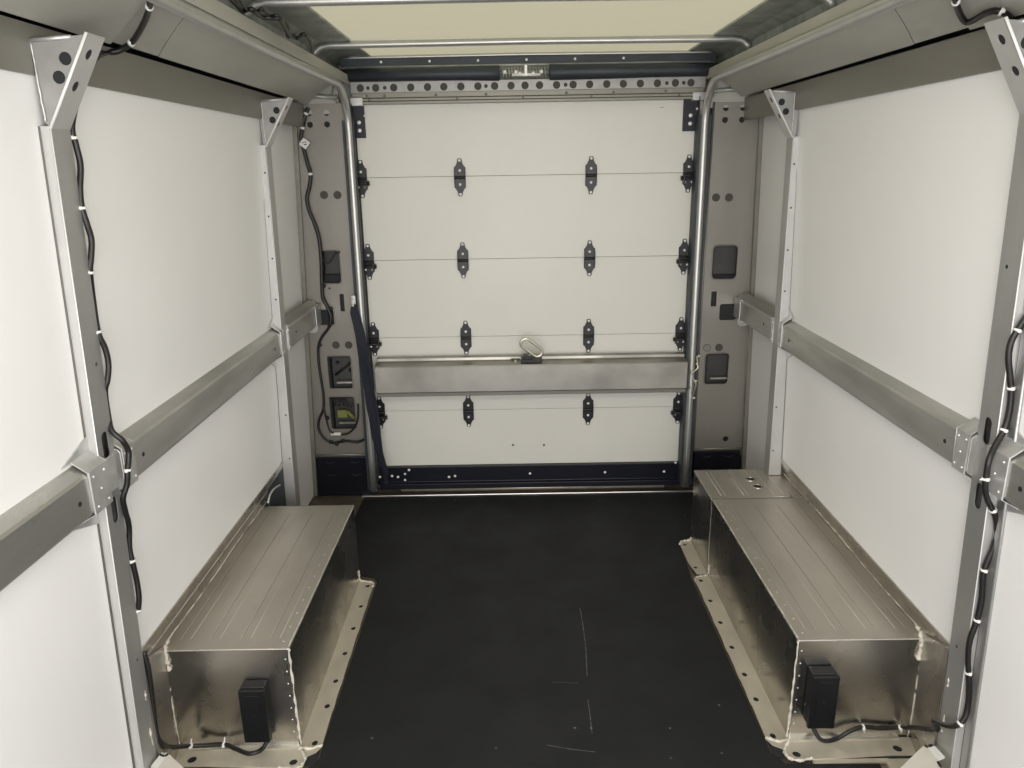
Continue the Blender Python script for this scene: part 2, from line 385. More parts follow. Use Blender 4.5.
# oblong ring
P = []; c0, c1 = Vector((-.008, 3.20, .756)), Vector((.043, 3.205, .716)); ax = (c1-c0).normalized(); up = Vector((0, -1, 0)).cross(ax).normalized(); R = .022
for k in range(9): a = PI/2+PI*k/8; P.append(c0+(ax*math.cos(a)+up*math.sin(a))*R)
for k in range(9): a = -PI/2+PI*k/8; P.append(c1+(ax*math.cos(a)+up*math.sin(a))*R)
P.append(P[0]); P.append(P[1])
lr = MB(); lr.tube(P, .0065, 8, caps=False); lr.tube([(-.005, 3.21, .69), (.03, 3.205, .715)], .004, 6); lr.build('pull_ring', 'gold', lb)

# ------------------------------------------------------------------ door tracks
for s in (-1, 1):
    xb, xt = ((-.735, -.727) if s < 0 else (.739, .740))
    t = thing('door_track', 'round %s guide track of the roll-up door curving up under the roof' % SIDE[s], 'door track', (xb, 3.24, .04))
    P = [(xb+(xt-xb)*k/10, 3.235, .045+(1.66-.045)*k/10) for k in range(11)]; ye = 3.25 if s < 0 else 3.30
    for k in range(1, 10):
        a = PI/2*k/9; P.append((xt, 3.235-.17*(1-math.cos(a)), 1.66+.168*math.sin(a)))
    P += [(xt+(s*.745-xt)*min(1, k/6)*.3, 3.06-k*.1, 1.828) for k in range(1, 39)]
    m = MB(); m.tube(P, .0155, 14); m.build('rail_tube', 'track', t)
    m = MB()                              # dark channel behind the tube
    for dx, w in ((-s*.019, .002) if s < 0 else (-s*.020, .005), (s*.022, .005)):
        m.prism([Vector((xb+dx-w, y, .05)) for y in (3.235,)]+[Vector((xb+dx+w, 3.235, .05)), Vector((xb+dx+w, ye, .05)), Vector((xb+dx-w, ye, .05))],
                [Vector((xt+dx-w, 3.235, 1.70)), Vector((xt+dx+w, 3.235, 1.70)), Vector((xt+dx+w, ye, 1.70)), Vector((xt+dx-w, ye, 1.70))])
    m.build('channel', 'shaft', t)
    if s > 0:
        m = MB()
        pts = [(699, 356), (697, 364), (692, 372), (696, 381), (691, 388), (694, 398)]
        for p in pts:
            q = aty(*p, 3.215); m.dome(q, (0, -1, 0), .007, .006, 8)
        m.tube([aty(*p, 3.218) for p in ((697, 356), (698, 368), (691, 374), (696, 384), (693, 396))], .004, 6)
        m.build('fixing', 'gold', t)

# ------------------------------------------------------------------ pillar panels beside the door
JY = 3.30
def J(px, py): q = aty(px, py, JY); return (q.x, q.z)
def jrect(x0, x1, y0, y1, r=.012):
    a, b_ = J(x0, y0), J(x1, y1); return rrect(a[0], b_[0], b_[1], a[1], r)
def jc(px, py, r): a = J(px, py); return circ(a[0], a[1], r)
for s in (-1, 1):
    t = thing('pillar_panel', 'grey metal pillar panel with square cutouts %s of the roll-up door' % ('left' if s < 0 else 'right'), 'pillar', (s*.88, JY, 0))
    if s < 0:
        out = [(-.752, 1.772), (-.740, 1.0), (-.742, .20), (-.765, .17), (-1.034, .17), (-1.015, .6), (-.975, 1.772)]
        holes = [jrect(319.5, 342, 250.5, 283.5, .016), jrect(318.5, 335, 309.5, 325, .01), jrect(339.3, 345, 294, 311.5, .003),
                 jrect(326.5, 353.3, 356, 388.5, .010), jrect(328.5, 357, 396.5, 429, .012)]
        rings = [(336, 345), (348.7, 345), (324, 195), (337.5, 195)]; four = [(309.5, 112.8), (326.4, 112.8), (310, 124.8), (327, 124.4)]
        dots = [(329.5, 288.3)]
    else:
        out = [(.790, 1.752), (.785, 1.0), (.785, .20), (.80, .17), (1.034, .17), (1.018, .6), (.995, 1.752)]
        holes = [jrect(713, 736.3, 245.3, 279, .022), jrect(720, 736, 304, 320, .010), jrect(711.5, 716, 291.5, 306.5, .003), jrect(705.3, 727.5, 353.3, 384, .016)]
        rings = [(707, 347.7), (719, 347.5), (716, 197.5), (729, 197.5)]; four = [(726, 108), (743, 107.8), (725, 120), (742, 119.8)]
        dots = []; holes.append(jc(725.5, 438.7, .0155))
    fs = [jc(x, y, .0125) for x, y in four]; dd = [jc(x, y, .005) for x, y in dots]
    m = MB(); m.sheet(out, holes+fs+dd, lambda u, v, w: (u, JY+w, v), .004); pn = m.build('panel', 'jamb', t)
    m = MB()                              # rolled lips of the cut-outs and folded borders
    for h in holes[:2 if s < 0 else 1]+holes[3:]:
        m.tube([(u, JY-.001, v) for u, v in h+[h[0]]], .0028, 6, caps=False)
    e0, e1 = out[0], out[2]
    m.tube([(e0[0], JY-.002, e0[1]), (out[1][0], JY-.002, out[1][1]), (e1[0], JY-.002, e1[1])], .005, 8)
    m.tube([(out[4][0]-s*.012, JY-.002, out[4][1]), (out[5][0]-s*.012, JY-.002, out[5][1]), (out[6][0]-s*.012, JY-.002, out[6][1])], .004, 8)
    m.tube([(e1[0], JY-.003, .205), (out[4][0]-s*.01, JY-.003, .205)], .005, 8)
    m.build('folded_edge', 'jamb', t)
    m = MB()                              # round plugs
    for x, y in rings: q = J(x, y); m.tube([(q[0], JY+.001, q[1]), (q[0], JY-.0015, q[1])], .0175, 16)
    m.build('plug', 'plug', t)
    if s > 0: m = MB(); q = J(*rings[0]); m.tube([(q[0], JY, q[1]), (q[0], JY-.003, q[1])], .015, 16); m.build('plug', 'band', t)
    m = MB(); m.box(out[1][0]+s*.0, s*1.05, JY+.05, JY+.055, .03, 1.76); m.build('inner_skin', 'cavity', t)
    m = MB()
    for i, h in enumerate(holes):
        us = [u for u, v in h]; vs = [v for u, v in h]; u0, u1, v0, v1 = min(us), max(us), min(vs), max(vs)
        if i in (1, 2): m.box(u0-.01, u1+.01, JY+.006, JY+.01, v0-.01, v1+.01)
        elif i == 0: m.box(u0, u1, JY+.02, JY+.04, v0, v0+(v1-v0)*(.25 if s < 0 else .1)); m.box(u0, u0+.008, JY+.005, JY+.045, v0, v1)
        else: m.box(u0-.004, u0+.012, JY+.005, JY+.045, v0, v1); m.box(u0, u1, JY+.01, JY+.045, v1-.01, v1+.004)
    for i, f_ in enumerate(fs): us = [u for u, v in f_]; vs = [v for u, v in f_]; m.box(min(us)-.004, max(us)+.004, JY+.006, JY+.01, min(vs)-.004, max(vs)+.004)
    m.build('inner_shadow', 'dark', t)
    m = MB()
    lo = holes[3:]
    for h in lo[:2]:
        if len(h) < 16: continue
        us = [u for u, v in h]; vs = [v for u, v in h]; u0, u1, v0, v1 = min(us), max(us), min(vs), max(vs)
        m.box(u0+(u1-u0)*.3, u1, JY+.012, JY+.03, v0+(v1-v0)*.14, v0+(v1-v0)*.19)
    m.build('inner_ledge', 'aluline', t)
    if s < 0:
        m = MB(); a, b_ = J(337, 411), J(347, 418); m.box(a[0], b_[0], JY+.008, JY+.03, b_[1], a[1])
        m.tube([(J(347, 412)[0], JY+.01, J(347, 412)[1]), (J(354, 419)[0], JY+.01, J(354, 419)[1])], .008, 8); m.build('connector', 'olive', t)
        m = MB()
        m.tube([(J(334, 377)[0], JY+.03, J(334, 377)[1]), (J(348, 366)[0], JY+.03, J(348, 366)[1])], .005, 6)
        for p in ((335.5, 365), (348, 366), (348.5, 372.5)): q = J(*p); m.dome((q[0], JY+.045, q[1]), (0, -1, 0), .009, .01)
        for k in range(5):
            m.tube(spline([(J(331+3*k, 400)[0], JY+.02, J(331, 400)[1]), (J(335+4*k, 405+k)[0], JY+.02, J(333, 405+k)[1]), (J(332+5*k, 410-k)[0], JY+.025, J(333, 409-k)[1])], 4), .003, 5)
        m.build('wiring', 'cable', t)
    # dark foot block
    m = MB(); x0 = out[3][0]-s*.008; m.box(x0, s*1.008 if s > 0 else -1.012, JY-.012, JY+.04, -.004, .196)
    fb = m.build('foot_block', 'blackmetal', t, bevel=.004)
    m = MB()
    for u in (.27, .76):
        for v in (.175, .11):
            c = Vector((x0+(s*1.0-x0)*u, JY-.013, v)); m.tube([c+Vector((.018*math.cos(a), 0, .008*math.sin(a))) for a in [PI+PI*k/8 for k in range(9)]], .0022, 5)
    m.build('embossed_lug', 'shaft', fb)
    # corner post between pillar panel and side wall
    xs = WX(0)+(.045 if s < 0 else .048); LN = .038 if s < 0 else .024
    m = MB()
    for z0, z1 in ((0, .6), (.6, 1.76)):
        m.prism([Vector((s*(xs-LN*z0)-s*.018, JY-.02, z0)), Vector((s*(xs-LN*z0), JY-.02, z0)), Vector((s*(xs-LN*z0), JY, z0)), Vector((s*(xs-LN*z0)-s*.018, JY, z0))],
                [Vector((s*(xs-LN*z1)-s*.018, JY-.02, z1)), Vector((s*(xs-LN*z1), JY-.02, z1)), Vector((s*(xs-LN*z1), JY, z1)), Vector((s*(xs-LN*z1)-s*.018, JY, z1))])
    m.build('corner_strip', 'band', t)

# ------------------------------------------------------------------ header over the door
HY = 3.30
hx = lambda px: -.679+(px-361)*.004155
hd = thing('door_header', 'perforated metal header strip with a row of round holes above the door', 'header', (0, HY, 1.765))
hp = [360.7, 376, 394, 411, 427.7, 444, 461, 478, 494.7, 511, 525, 539.5, 556.5, 573, 589.5, 606.5, 623, 640, 657, 675, 690.5]
holes = [circ(hx(p), 1.829, .0155) for p in hp]+[circ(hx(p), 1.829, .008, 10) for p in (368.3, 385, 486, 565.5, 666.5, 683.3)]
m = MB(); m.sheet([(-.72, 1.808), (.75, 1.808), (.75, 1.852), (-.72, 1.852)], holes, lambda u, v, w: (u, HY+w, v), .003); m.build('hole_strip', 'gusset', hd)
m = MB(); m.box(-.72, .75, HY+.008, HY+.012, 1.80, 1.855); m.build('hole_backing', 'plug', hd)
m = MB(); m.box(-.715, .745, HY-.012, HY+.006, 1.789, 1.809)
m.box(-.70, .73, HY-.02, HY+.006, 1.776, 1.786); m.box(-.70, .73, HY-.024, HY+.006, 1.763, 1.774)
m.build('ledge', 'band', hd, bevel=.0015)
m = MB()
for i in (0, 1): a = (-.722, .695)[i]; m.box(a, a+.052, HY-.027, HY, 1.758, 1.79)
m.build('end_cap', 'postlight', hd, bevel=.002)
m = MB()
for p in (367.5, 385, 436, 486, 566, 613, 665): m.dome((hx(p), HY-.013, 1.797), (0, -1, 0), .0055, .003, 8)
for p in (370, 457, 523, 591, 678): m.dome((hx(p), HY-.021, 1.781), (0, -1, 0), .0045, .003, 8)
m.build('screw', 'aludark', hd)
up = thing('seal_strip', 'dark strip with small white screws directly below the rear roof edge', 'seal strip', (0, 3.31, 1.90))
m = MB(); m.box(-.76, .79, 3.312, 3.33, 1.914, 1.943); m.build('strip', 'shaft', up)
m = MB(); m.tube([(-.74, 3.305, 1.909), (.77, 3.305, 1.909)], .0045, 8); m.build('lip', 'galv', up)
m = MB()
for k in range(-2, 4): m.dome((-.19+.2*k, 3.312, 1.929), (0, -1, 0), .0055, .004)
m.build('screw', 'screw', up)
sf = thing('counterbalance_shaft', 'black torsion shaft with central coupling lying above the row of holes', 'shaft', (0, 3.28, 1.875))
def shaftm(P):
    m = MB(); m.tube([(hx(x), 3.285, 1.8765) for x, r_ in P], [r_ for x, r_ in P], 16); return m
shaftm([(338, .0235), (430, .0235), (455, .025), (480, .028), (499, .0300), (500, .026)]).build('drum', 'shaft', sf)
shaftm([(549, .029), (550, .031), (620, .0285), (650, .026), (690, .025), (716, .025)]).build('drum', 'shaft', sf)
m = MB(); m.tube([(hx(498), 3.285, 1.878), (hx(552), 3.285, 1.878)], .008, 10)
P = [];
for k in range(130): a = k*.75; P.append((hx(502)+(hx(548)-hx(502))*k/130, 3.285+.019*math.cos(a), 1.877+.019*math.sin(a)))
m.tube(P, .003, 5); m.build('spring', 'galv', sf)
m = MB()
m.box(hx(524.5), hx(527), 3.255, 3.29, 1.862, 1.902); m.tube([(hx(512), 3.262, 1.866), (hx(540), 3.262, 1.866)], .006, 8)
for p in (505, 516, 520, 533, 541): m.dome((hx(p), 3.262, 1.874+.004*math.sin(p)), (0, -1, 0), .008, .008, 8)
m.build('coupling', 'screw', sf)

# ------------------------------------------------------------------ roof bows
for i, (y, z, lb) in enumerate(((2.225, 1.945, 'rounded metal roof bow at the top edge of the photo'), (2.955, 1.943, 'shiny rounded metal roof bow crossing the cream roof, second from the door'),
                             (3.325, 1.948, 'thin metal roof bow along the rear roof edge, nearest the door'))):
    P = [(-.785, y, z-.045), (-.775, y, z-.022), (-.75, y, z-.006), (-.715, y, z), (0, y, z+.003), (.755, y, z), (.79, y, z-.006), (.812, y, z-.022), (.82, y, z-.045)]
    if i == 2: P = P[2:-2]
    m = MB(); m.tube(P, .0125 if i < 2 else .007, 10)
    if i < 2: m.box(-.67, .70, y-.002, y+.034, z+.008, z+.016)
    tag(m.build('roof_bow', 'track'), lb, 'roof bow', 'bows under the cream roof')

# ------------------------------------------------------------------ wall posts
def yplane_poly(s, pts): return [(s*x, z) for x, z in pts]
for s in (-1, 1):
    for far, y0, w_ in ((0, 1.442, .064), (1, 2.722, .060)):
        y1 = y0+w_; nm = ('near' if not far else 'rear')
        if far: lab = 'slim grey wall post near the roll-up door on the %s wall' % SIDE[s]
        else: lab = 'large grey wall post in the %s foreground with a black cable tied along it' % SIDE[s]
        t = thing('wall_post', lab, 'post', (s*.97, y0, 0), 'posts along the side walls')
        zt = 1.592; xo_ = 0 if not far else (.006 if s < 0 else .012); FX = (lambda z: .968-.037*z) if not far else ((lambda z: .949-.020*z) if s < 0 else (lambda z: .946-.0145*z))
        OX = (lambda z: FX(z)+.0190) if not far else (lambda z: max(FX(z)+.019, WX(z)+FL(s, 2.722)-.002))
        # inner face with slots
        hs = []
        if not far:
            hs = [[(u, v) for u, v in rrect(y0+.022, y0+.046, .925, .985, .0115)], [(u, v) for u, v in rrect(y0+.022, y0+.046, .775, .835, .0115)],
                  circ(y0+.042, 1.130 if s < 0 else 1.30, .0045), circ(y0+.04, .42, .004)]
        m = MB(); zb = (.0 if s < 0 else .316) if far else .0
        m.sheet([(y0, zb), (y1, zb), (y1, zt), (y0, zt)], hs, lambda u, v, w: (s*(FX(v)+w), u, v), .002)
        m.build('inner_face', 'post', t)
        m = MB()
        m.sheet([(0, zb), (0, zt), (1, zt), (1, zb)], [], lambda u, v, w: (s*(FX(v)+(OX(v)-FX(v))*u+.001*(1-u)), y0+w, v), .003)
        m.build('near_flank', 'postlight', t)
        m = MB()
        m.sheet([(0, zb), (0, zt), (1, zt), (1, zb)], [], lambda u, v, w: (s*(FX(v)+(OX(v)-FX(v))*u+.001*(1-u)), y1-.002+w, v), .002)
        m.prism([Vector((s*(OX(zb)-.0005), y0-.004, zb)), Vector((s*(OX(zb)-.0005), y1+.004, zb)), Vector((s*(OX(zb)+.0035), y1+.004, zb)), Vector((s*(OX(zb)+.0035), y0-.004, zb))],
                [Vector((s*(OX(zt)-.0005), y0-.004, zt)), Vector((s*(OX(zt)-.0005), y1+.004, zt)), Vector((s*(OX(zt)+.0035), y1+.004, zt)), Vector((s*(OX(zt)+.0035), y0-.004, zt))])
        m.build('back_flange', 'aludark', t)
        if s > 0 and not far:
            m = MB(); m.sheet([(0, .02), (0, zt), (1, zt), (1, .02)], [], lambda u, v, w: (s*(WX(v)-.002-w), y0-.004-.026*u, v), .002)
            m.tube([(s*(WX(.02)-.004), y0-.03, .02), (s*(WX(zt)-.004), y0-.03, zt)], .0035, 6)
            
            m.build('wall_flange', 'post', t)
        # gusset plate and diagonal brace
        g = [(.922+xo_, 1.738), (.815+xo_, 1.745), (.909+xo_, 1.588), (.920+xo_, 1.600)]
        gh = [circ(s*(.862+xo_), 1.706, .0115), circ(s*(.879+xo_), 1.675, .0115)]
        m = MB(); m.sheet([(s*x, z) for x, z in g], gh, lambda u, v, w: (u, y0+.003+w, v), .002)
        gp = m.build('gusset_plate', 'gusset', t)
        m = MB(); m.tube([(s*.921, y0+.002, 1.737), (s*.845, y0+.002, 1.741)], .004, 6)
        bead(m, [(s*.917, y0+.001, 1.735), (s*.917, y0+.001, 1.66), (s*.916, y0+.001, 1.60)], .0016)
        m.build('weld_seam', 'bracket', gp)
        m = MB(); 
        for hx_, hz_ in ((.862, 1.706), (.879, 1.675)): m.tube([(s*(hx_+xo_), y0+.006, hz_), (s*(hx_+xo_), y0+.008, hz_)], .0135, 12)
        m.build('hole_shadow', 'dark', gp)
        p0, p1 = Vector((.909+xo_, 0, 1.588)), Vector((.815+xo_, 0, 1.748)); d = p1-p0; n = Vector((d.z, 0, -d.x)).normalized()
        L = d.length; dd = d/L
        bh = [circ(.030, .085, .0105), circ(.034, .148, .0105)]
        m = MB(); m.sheet([(0, 0), (w_, 0), (w_, L), (0, L)], bh, lambda u, v, w: (s*(p0+dd*v+n*w).x, y0+u, (p0+dd*v+n*w).z), .0025)
        m.build('diagonal_brace', 'postlight', t)
        m = MB(); m.tube([(s*(p0+dd*v).x, y0, (p0+dd*v).z) for v in (0, L)], .003, 6)
        m.tube([(s*FX(zt), y0, zt), (s*FX(zb), y0, zb)], .0016, 6)
        m.build('edge_highlight', 'edge', t)  # highlight painted as thin pale tubes on brace and fold
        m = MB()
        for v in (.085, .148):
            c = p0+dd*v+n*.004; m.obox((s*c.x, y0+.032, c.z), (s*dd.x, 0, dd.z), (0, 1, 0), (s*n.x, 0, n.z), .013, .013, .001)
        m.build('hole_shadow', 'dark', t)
        if not far:
            m = MB(); m.box(s*(FX(.9)+.010), s*(FX(.9)+.0125), y0+.02, y0+.05, .76, 1.0); m.build('slot_shadow', 'cavity', t)
            m = MB(); bead(m, [(s*(FX(.20)-.0006), y1-.014, .22), (s*(FX(.2)-.0006), y1-.013, .17)], .0018, .9); bead(m, [(s*(FX(.3)-.0006), y1-.012, .33), (s*(FX(.3)-.0006), y1-.013, .30)], .0018, .9); bead(m, [(s*(FX(.1)-.0006), y1-.014, .12), (s*(FX(.1)-.0006), y1-.013, .06)], .0016, .9)
            m.build('sealant_bead', 'seal', t)
        else:
            m = MB()
            for v in (.42, .6, 1.05, 1.2, 1.35, 1.5): m.dome((s*(FX(v)+.010), y0, v), (0, -1, 0), .0035, .001, 8)
            m.build('rivet_hole', 'dark', t)
# ------------------------------------------------------------------ side rails
for s in (-1, 1):
    t = thing('side_rail', 'grey metal rail running the length of the %s white wall' % SIDE[s], 'rail', (s*.93, 1.4, .84), 'rails along the side walls')
    xf = .922
    prof = [(xf, .850), (xf, .926), (xf+.004, .932), (WX(.95)+.012, .952), (WX(.83)+.012, .826), (xf+.022, .832), (xf+.012, .838), (xf+.003, .844)]
    for y0, y1 in ((YB, 1.442), (1.506, 2.722), (2.782, 3.285)):
        hs = MB(); hs.prism([Vector((s*(x+FL(s, y0)), y0, z)) for x, z in prof], [Vector((s*(x+FL(s, y1)), y1, z)) for x, z in prof]); hs.build('beam', 'rail', t, bevel=.0015)
    m = MB()
    for yy, zz in ((1.335, .885), (1.60, .885), (2.62, .885), (2.90, .89)): m.tube([(s*(xf+FL(s, yy)-.0008), yy, zz), (s*(xf+FL(s, yy)+.004), yy, zz)], .0055, 10)
    m.build('bolt_hole', 'dark', t)
    def brk(y0, y1, nm, flap):
        m = MB(); q = xf-.004+FL(s, y0); o_ = FL(s, y0)
        m.box(s*q, s*(q+.004), y0, y1, .842, .934)
        m.prism([Vector((s*q, y0, .934)), Vector((s*(q+.004), y0, .932)), Vector((s*(WX(.96)+o_-.001), y0, .955)), Vector((s*(WX(.96)+o_-.001), y0, .959))],
                [Vector((s*q, y1, .934)), Vector((s*(q+.004), y1, .932)), Vector((s*(WX(.96)+o_-.001), y1, .955)), Vector((s*(WX(.96)+o_-.001), y1, .959))])
        m.prism([Vector((s*q, y0, .842)), Vector((s*(q+.004), y0, .842)), Vector((s*(WX(.82)+o_-.001), y0, .822)), Vector((s*(WX(.82)+o_-.001), y0, .818))],
                [Vector((s*q, y1, .842)), Vector((s*(q+.004), y1, .842)), Vector((s*(WX(.82)+o_-.001), y1, .822)), Vector((s*(WX(.82)+o_-.001), y1, .818))])
        if flap:   # triangular ears on the wall
            a = flap
            for zA, zB in ((.955, .988), (.822, .790)):
                tri = [(y1, zA), (y0-.03, zA), (y1, zB)]
                m.prism([Vector((s*(WX(z)+o_-.004), y, z)) for y, z in tri], [Vector((s*(WX(z)+o_-.001), y, z)) for y, z in tri])
        b = m.build('joint_bracket', 'bracket', t, bevel=.0015)
        m = MB(); k = 0
        for uu in (.2, .5, .8):
            for vv in (.855, .887, .92):
                k += 1
                if k % 2: m.dome((s*q, y0+(y1-y0)*uu, vv), (-s, 0, 0), .0028, .0018, 6)
        m.build('rivet', 'screw', b)
    brk(1.375, 1.442, 'n', -1); brk(1.508, 1.555, 'f', 0); brk(2.69, 2.722, 'n', -1); brk(2.783, 2.80, 'f', 0)
    # plate bridging post below the brackets
    m = MB(); q = FX(.86)-.014
    m.prism([Vector((s*q, 1.435, .86)), Vector((s*q, 1.478, .86)), Vector((s*q, 1.478, .935)), Vector((s*q, 1.435, .937))],
            [Vector((s*(q+.004), 1.435, .86)), Vector((s*(q+.004), 1.478, .86)), Vector((s*(q+.004), 1.478, .935)), Vector((s*(q+.004), 1.435, .937))])
    if s < 0: m.build('cover_plate', 'bracket', t, bevel=.002)
    # end bracket on the pillar panel
    m = MB(); xx = s*(.968 if s < 0 else .974); xf += FL(s, 3.2)
    m.sheet(rrect(min(xx-.026, xx+.026), max(xx-.026, xx+.026), .80, .942, .02), [], lambda u, v, w: (u, 3.286+w, v), .006)
    m.box(s*(xf-.006), s*(xf-.002), 3.20, 3.288, .846, .928)
    m.box(s*(xf-.006), s*.975, 3.20, 3.288, .929, .933)
    b = m.build('end_bracket', 'bracket', t, bevel=.003)
    m = MB()
    for zz in (.82, .845, .87, .895, .92): m.dome((xx+.010*math.sin(zz*99), 3.285, zz), (0, -1, 0), .004, .003, 6)
    bead(m, [(xx-.02, 3.284, .938), (xx+.02, 3.284, .94)], .004)
    m.build('rivet', 'screw', b)

# ------------------------------------------------------------------ wheel boxes
HB = .3138
def flange_outline(s, y1):
    o = [(.9, 1.596), (.66, 1.586), (.640, 1.594), (.636, 1.625), (.613, 1.640), (.603, 1.66)]
    n = 7; ys = [1.673, 1.818, 1.928, 2.062, 2.198, 2.33, 2.465]
    for a in ys[1:-1]: o += [(.6055, a-.03), (.604, a-.012), (.604, a+.012), (.6055, a+.03)]
    o += [(.604, 2.46), (.612, 2.484), (.630, 2.492), (.664, 2.500)]
    o += [(.664, 1.66), (1.0, 1.66), (1.0, 1.596)]
    return o, ys
for s in (-1, 1):
    nm = SIDE[s]
    t = thing('wheel_box', 'long low aluminium box over the wheel arch along the %s wall' % nm, 'wheel box', (s*.83, 2.1, 0), 'aluminium boxes over the wheel arches')
    m = MB(); B1, B2 = 1.664, 2.517
    xi0 = .6632; xo = 1.005
    vs = [(s*xi0, B1, 0), (s*xo, B1, 0), (s*xo, B2, 0), (s*xi0, B2, 0), (s*xi0, B1, HB), (s*xo, B1, HB), (s*xo, B2, HB), (s*xi0, B2, HB)]
    m.add(vs, [(0, 1, 5, 4), (1, 2, 6, 5), (2, 3, 7, 6), (3, 0, 4, 7), ])
    tl = MB(); tl.box(s*(xi0-.0008), s*xo, B1-.0008, B2, HB-.006, HB); tl.build('lid', 'alutop', t, bevel=.003)
    bx = m.build('shell', 'alubox', t); bv = bx.modifiers.new('bevel', 'BEVEL'); bv.width = .005; bv.segments = 3; bv.limit_method = 'ANGLE'
    # pressed ribs on the lid
    m = MB()
    def rib(xc, hw, y0, y1, mm=None):
        P = [Vector((s*(xc-hw), y0, HB)), Vector((s*(xc-hw), y1-.01, HB)), Vector((s*(xc-hw*.5), y1, HB)), Vector((s*(xc+hw*.5), y1, HB)), Vector((s*(xc+hw), y1-.01, HB)), Vector((s*(xc+hw), y0, HB))]
        (mm or m).tube(P, .0006, 6)
    for xc in (.712, .79, .872, .95): rib(xc, .013, 1.71, 2.465)
    m.build('pressed_rib', 'alutop', t)
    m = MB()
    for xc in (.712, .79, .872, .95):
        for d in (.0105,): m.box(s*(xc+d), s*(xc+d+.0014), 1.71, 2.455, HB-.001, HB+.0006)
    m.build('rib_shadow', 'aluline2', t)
    m = MB(); bead(m, [(s*(xi0+.002), B1+.01, HB), (s*(xi0+.001), B2-.02, HB)], .0016, .5, 30)
    bead(m, [(s*xi0, B1-.001, HB-.004), (s*(xi0-.001), B1-.001, .2), (s*(xi0-.002), B1-.001, .08), (s*(xi0-.004), B1-.003, .01)], .003, .6)
    bead(m, [(s*.995, B1+.05, HB+.012), (s*.988, B1+.01, HB+.004), (s*.984, B1-.003, HB-.02), (s*.982, B1-.003, HB-.06)], .006, .5)
    bead(m, [(s*.990, B1-.002, HB-.06), (s*.990, B1-.002, .15), (s*.988, B1-.003, .04), (s*.984, B1-.008, .01)], .0018, .7)
    m.build('sealant', 'seal', t)
    m = MB()
    for k in range(13): m.dome((s*(xi0+.022), B1+.03+k*.065, HB), (0, 0, 1), .0028, .0015, 6)
    for k in range(7): m.dome((s*(xi0+.012), B1, .28-k*.038), (0, -1, 0), .0028, .0015, 6)
    m.build('rivet', 'aluline', t)
    o, ys = flange_outline(s, B2)
    hs = [circ(s*.6255, a, .0082, 12, .0105) for a in ys]+[circ(s*.6655, 1.606, .011, 12), circ(s*.939, 1.620, .012, 12)]
    m = MB(); m.sheet([(s*a, b_) for a, b_ in o], hs, lambda u, v, w: (u, v, .003+w), .003)
    fl = m.build('floor_flange', 'flange', t)
    m = MB()
    m.box(s*.606, s*.66, 1.60, 2.48, .0005, .0015); m.box(s*.65, s*.99, 1.59, 1.65, .0005, .0015); m.build('hole_shadow', 'dark', fl)
    m = MB()
    bead(m, [(s*.664, B1-.01, .008), (s*.648, B1-.012, .008), (s*.628, 1.652, .007), (s*.604, 1.664, .007)], .0045, .5)
    bead(m, [(s*.70, 1.590, .006), (s*.665, 1.584, .006), (s*.642, 1.592, .006), (s*.638, 1.62, .006), (s*.664, B1-.01, .008)], .004, .5)
    bead(m, [(s*.604, 2.455, .007), (s*.607, 2.48, .007), (s*.625, 2.492, .007), (s*.66, 2.50, .01), (s*.6625, 2.50, .05)], .0035, .5)
    m.build('flange_sealant', 'seal', fl)
    # rail strip and slots on the bare floor in front
    m = MB(); m.box(s*.66, s*.96, 1.652, 1.664, .004, .010); m.build('flange_lip', 'aluline', fl)
    m = MB(); m.box(s*.89, s*1.0, 1.45, 1.592, -.006, .001); m.box(s*.70, s*.90, 1.578, 1.590, -.004, .003); m.build('floor_strip', 'flange', fl)
    # side lining behind the box
    k = thing('wall_kick_plate', 'dark bare metal upstand between the %s wheel box and white wall' % nm, 'kick plate', (s*.985, 2.1, 0))
    m = MB(); z1 = .408 if s < 0 else .386
    A = [(.999, 0), (.990, HB), (.985, HB+.02), (WX(z1)-.004, z1-.012), (WX(z1)-.004, z1), (WX(z1)+.002, z1), (1.012, .326), (1.016, 0)]
    y0, y1 = 1.506, 2.785
    m.prism([Vector((s*x, y0, z)) for x, z in A], [Vector((s*(x+FL(s, y1)), y1, z)) for x, z in A]); m.prism([Vector((s*.959, 1.507, 0)), Vector((s*.992, 1.663, 0)), Vector((s*1.0, 1.663, 0)), Vector((s*.98, 1.507, 0))], [Vector((s*.953, 1.507, .395)), Vector((s*.986, 1.663, .33)), Vector((s*1.0, 1.663, .33)), Vector((s*.98, 1.507, .395))]); m.build('plate', 'alubox', k)
    m = MB(); bead(m, [(s*(.983+FL(s, y)), y, .330+.003*math.sin(y*9)) for y in (1.68, 1.85, 2.0, 2.2, 2.4, 2.6, 2.74)], .0014, .9, 10)
    m.build('sealant', 'seal', k)
    if s < 0:
        m = MB(); m.prism([Vector((s*.984, 2.53, .0)), Vector((s*.988, 2.53, 0)), Vector((s*.988, 2.53, .395)), Vector((s*.980, 2.53, .395))], [Vector((s*.984, 2.715, .0)), Vector((s*.988, 2.715, 0)), Vector((s*.988, 2.715, .41)), Vector((s*.978, 2.715, .41))]); m.build('rear_plate_reflection', 'shaft', k)  # dark sheet paints the black floor's reflection on the kick plate
        m = MB(); m.tube(spline([atw(p[0], p[1], -1, -.002) for p in ((268, 503), (270, 495), (274, 489), (280, 485))], 4), .0035, 6); m.build('edge_slot', 'bracket', k)
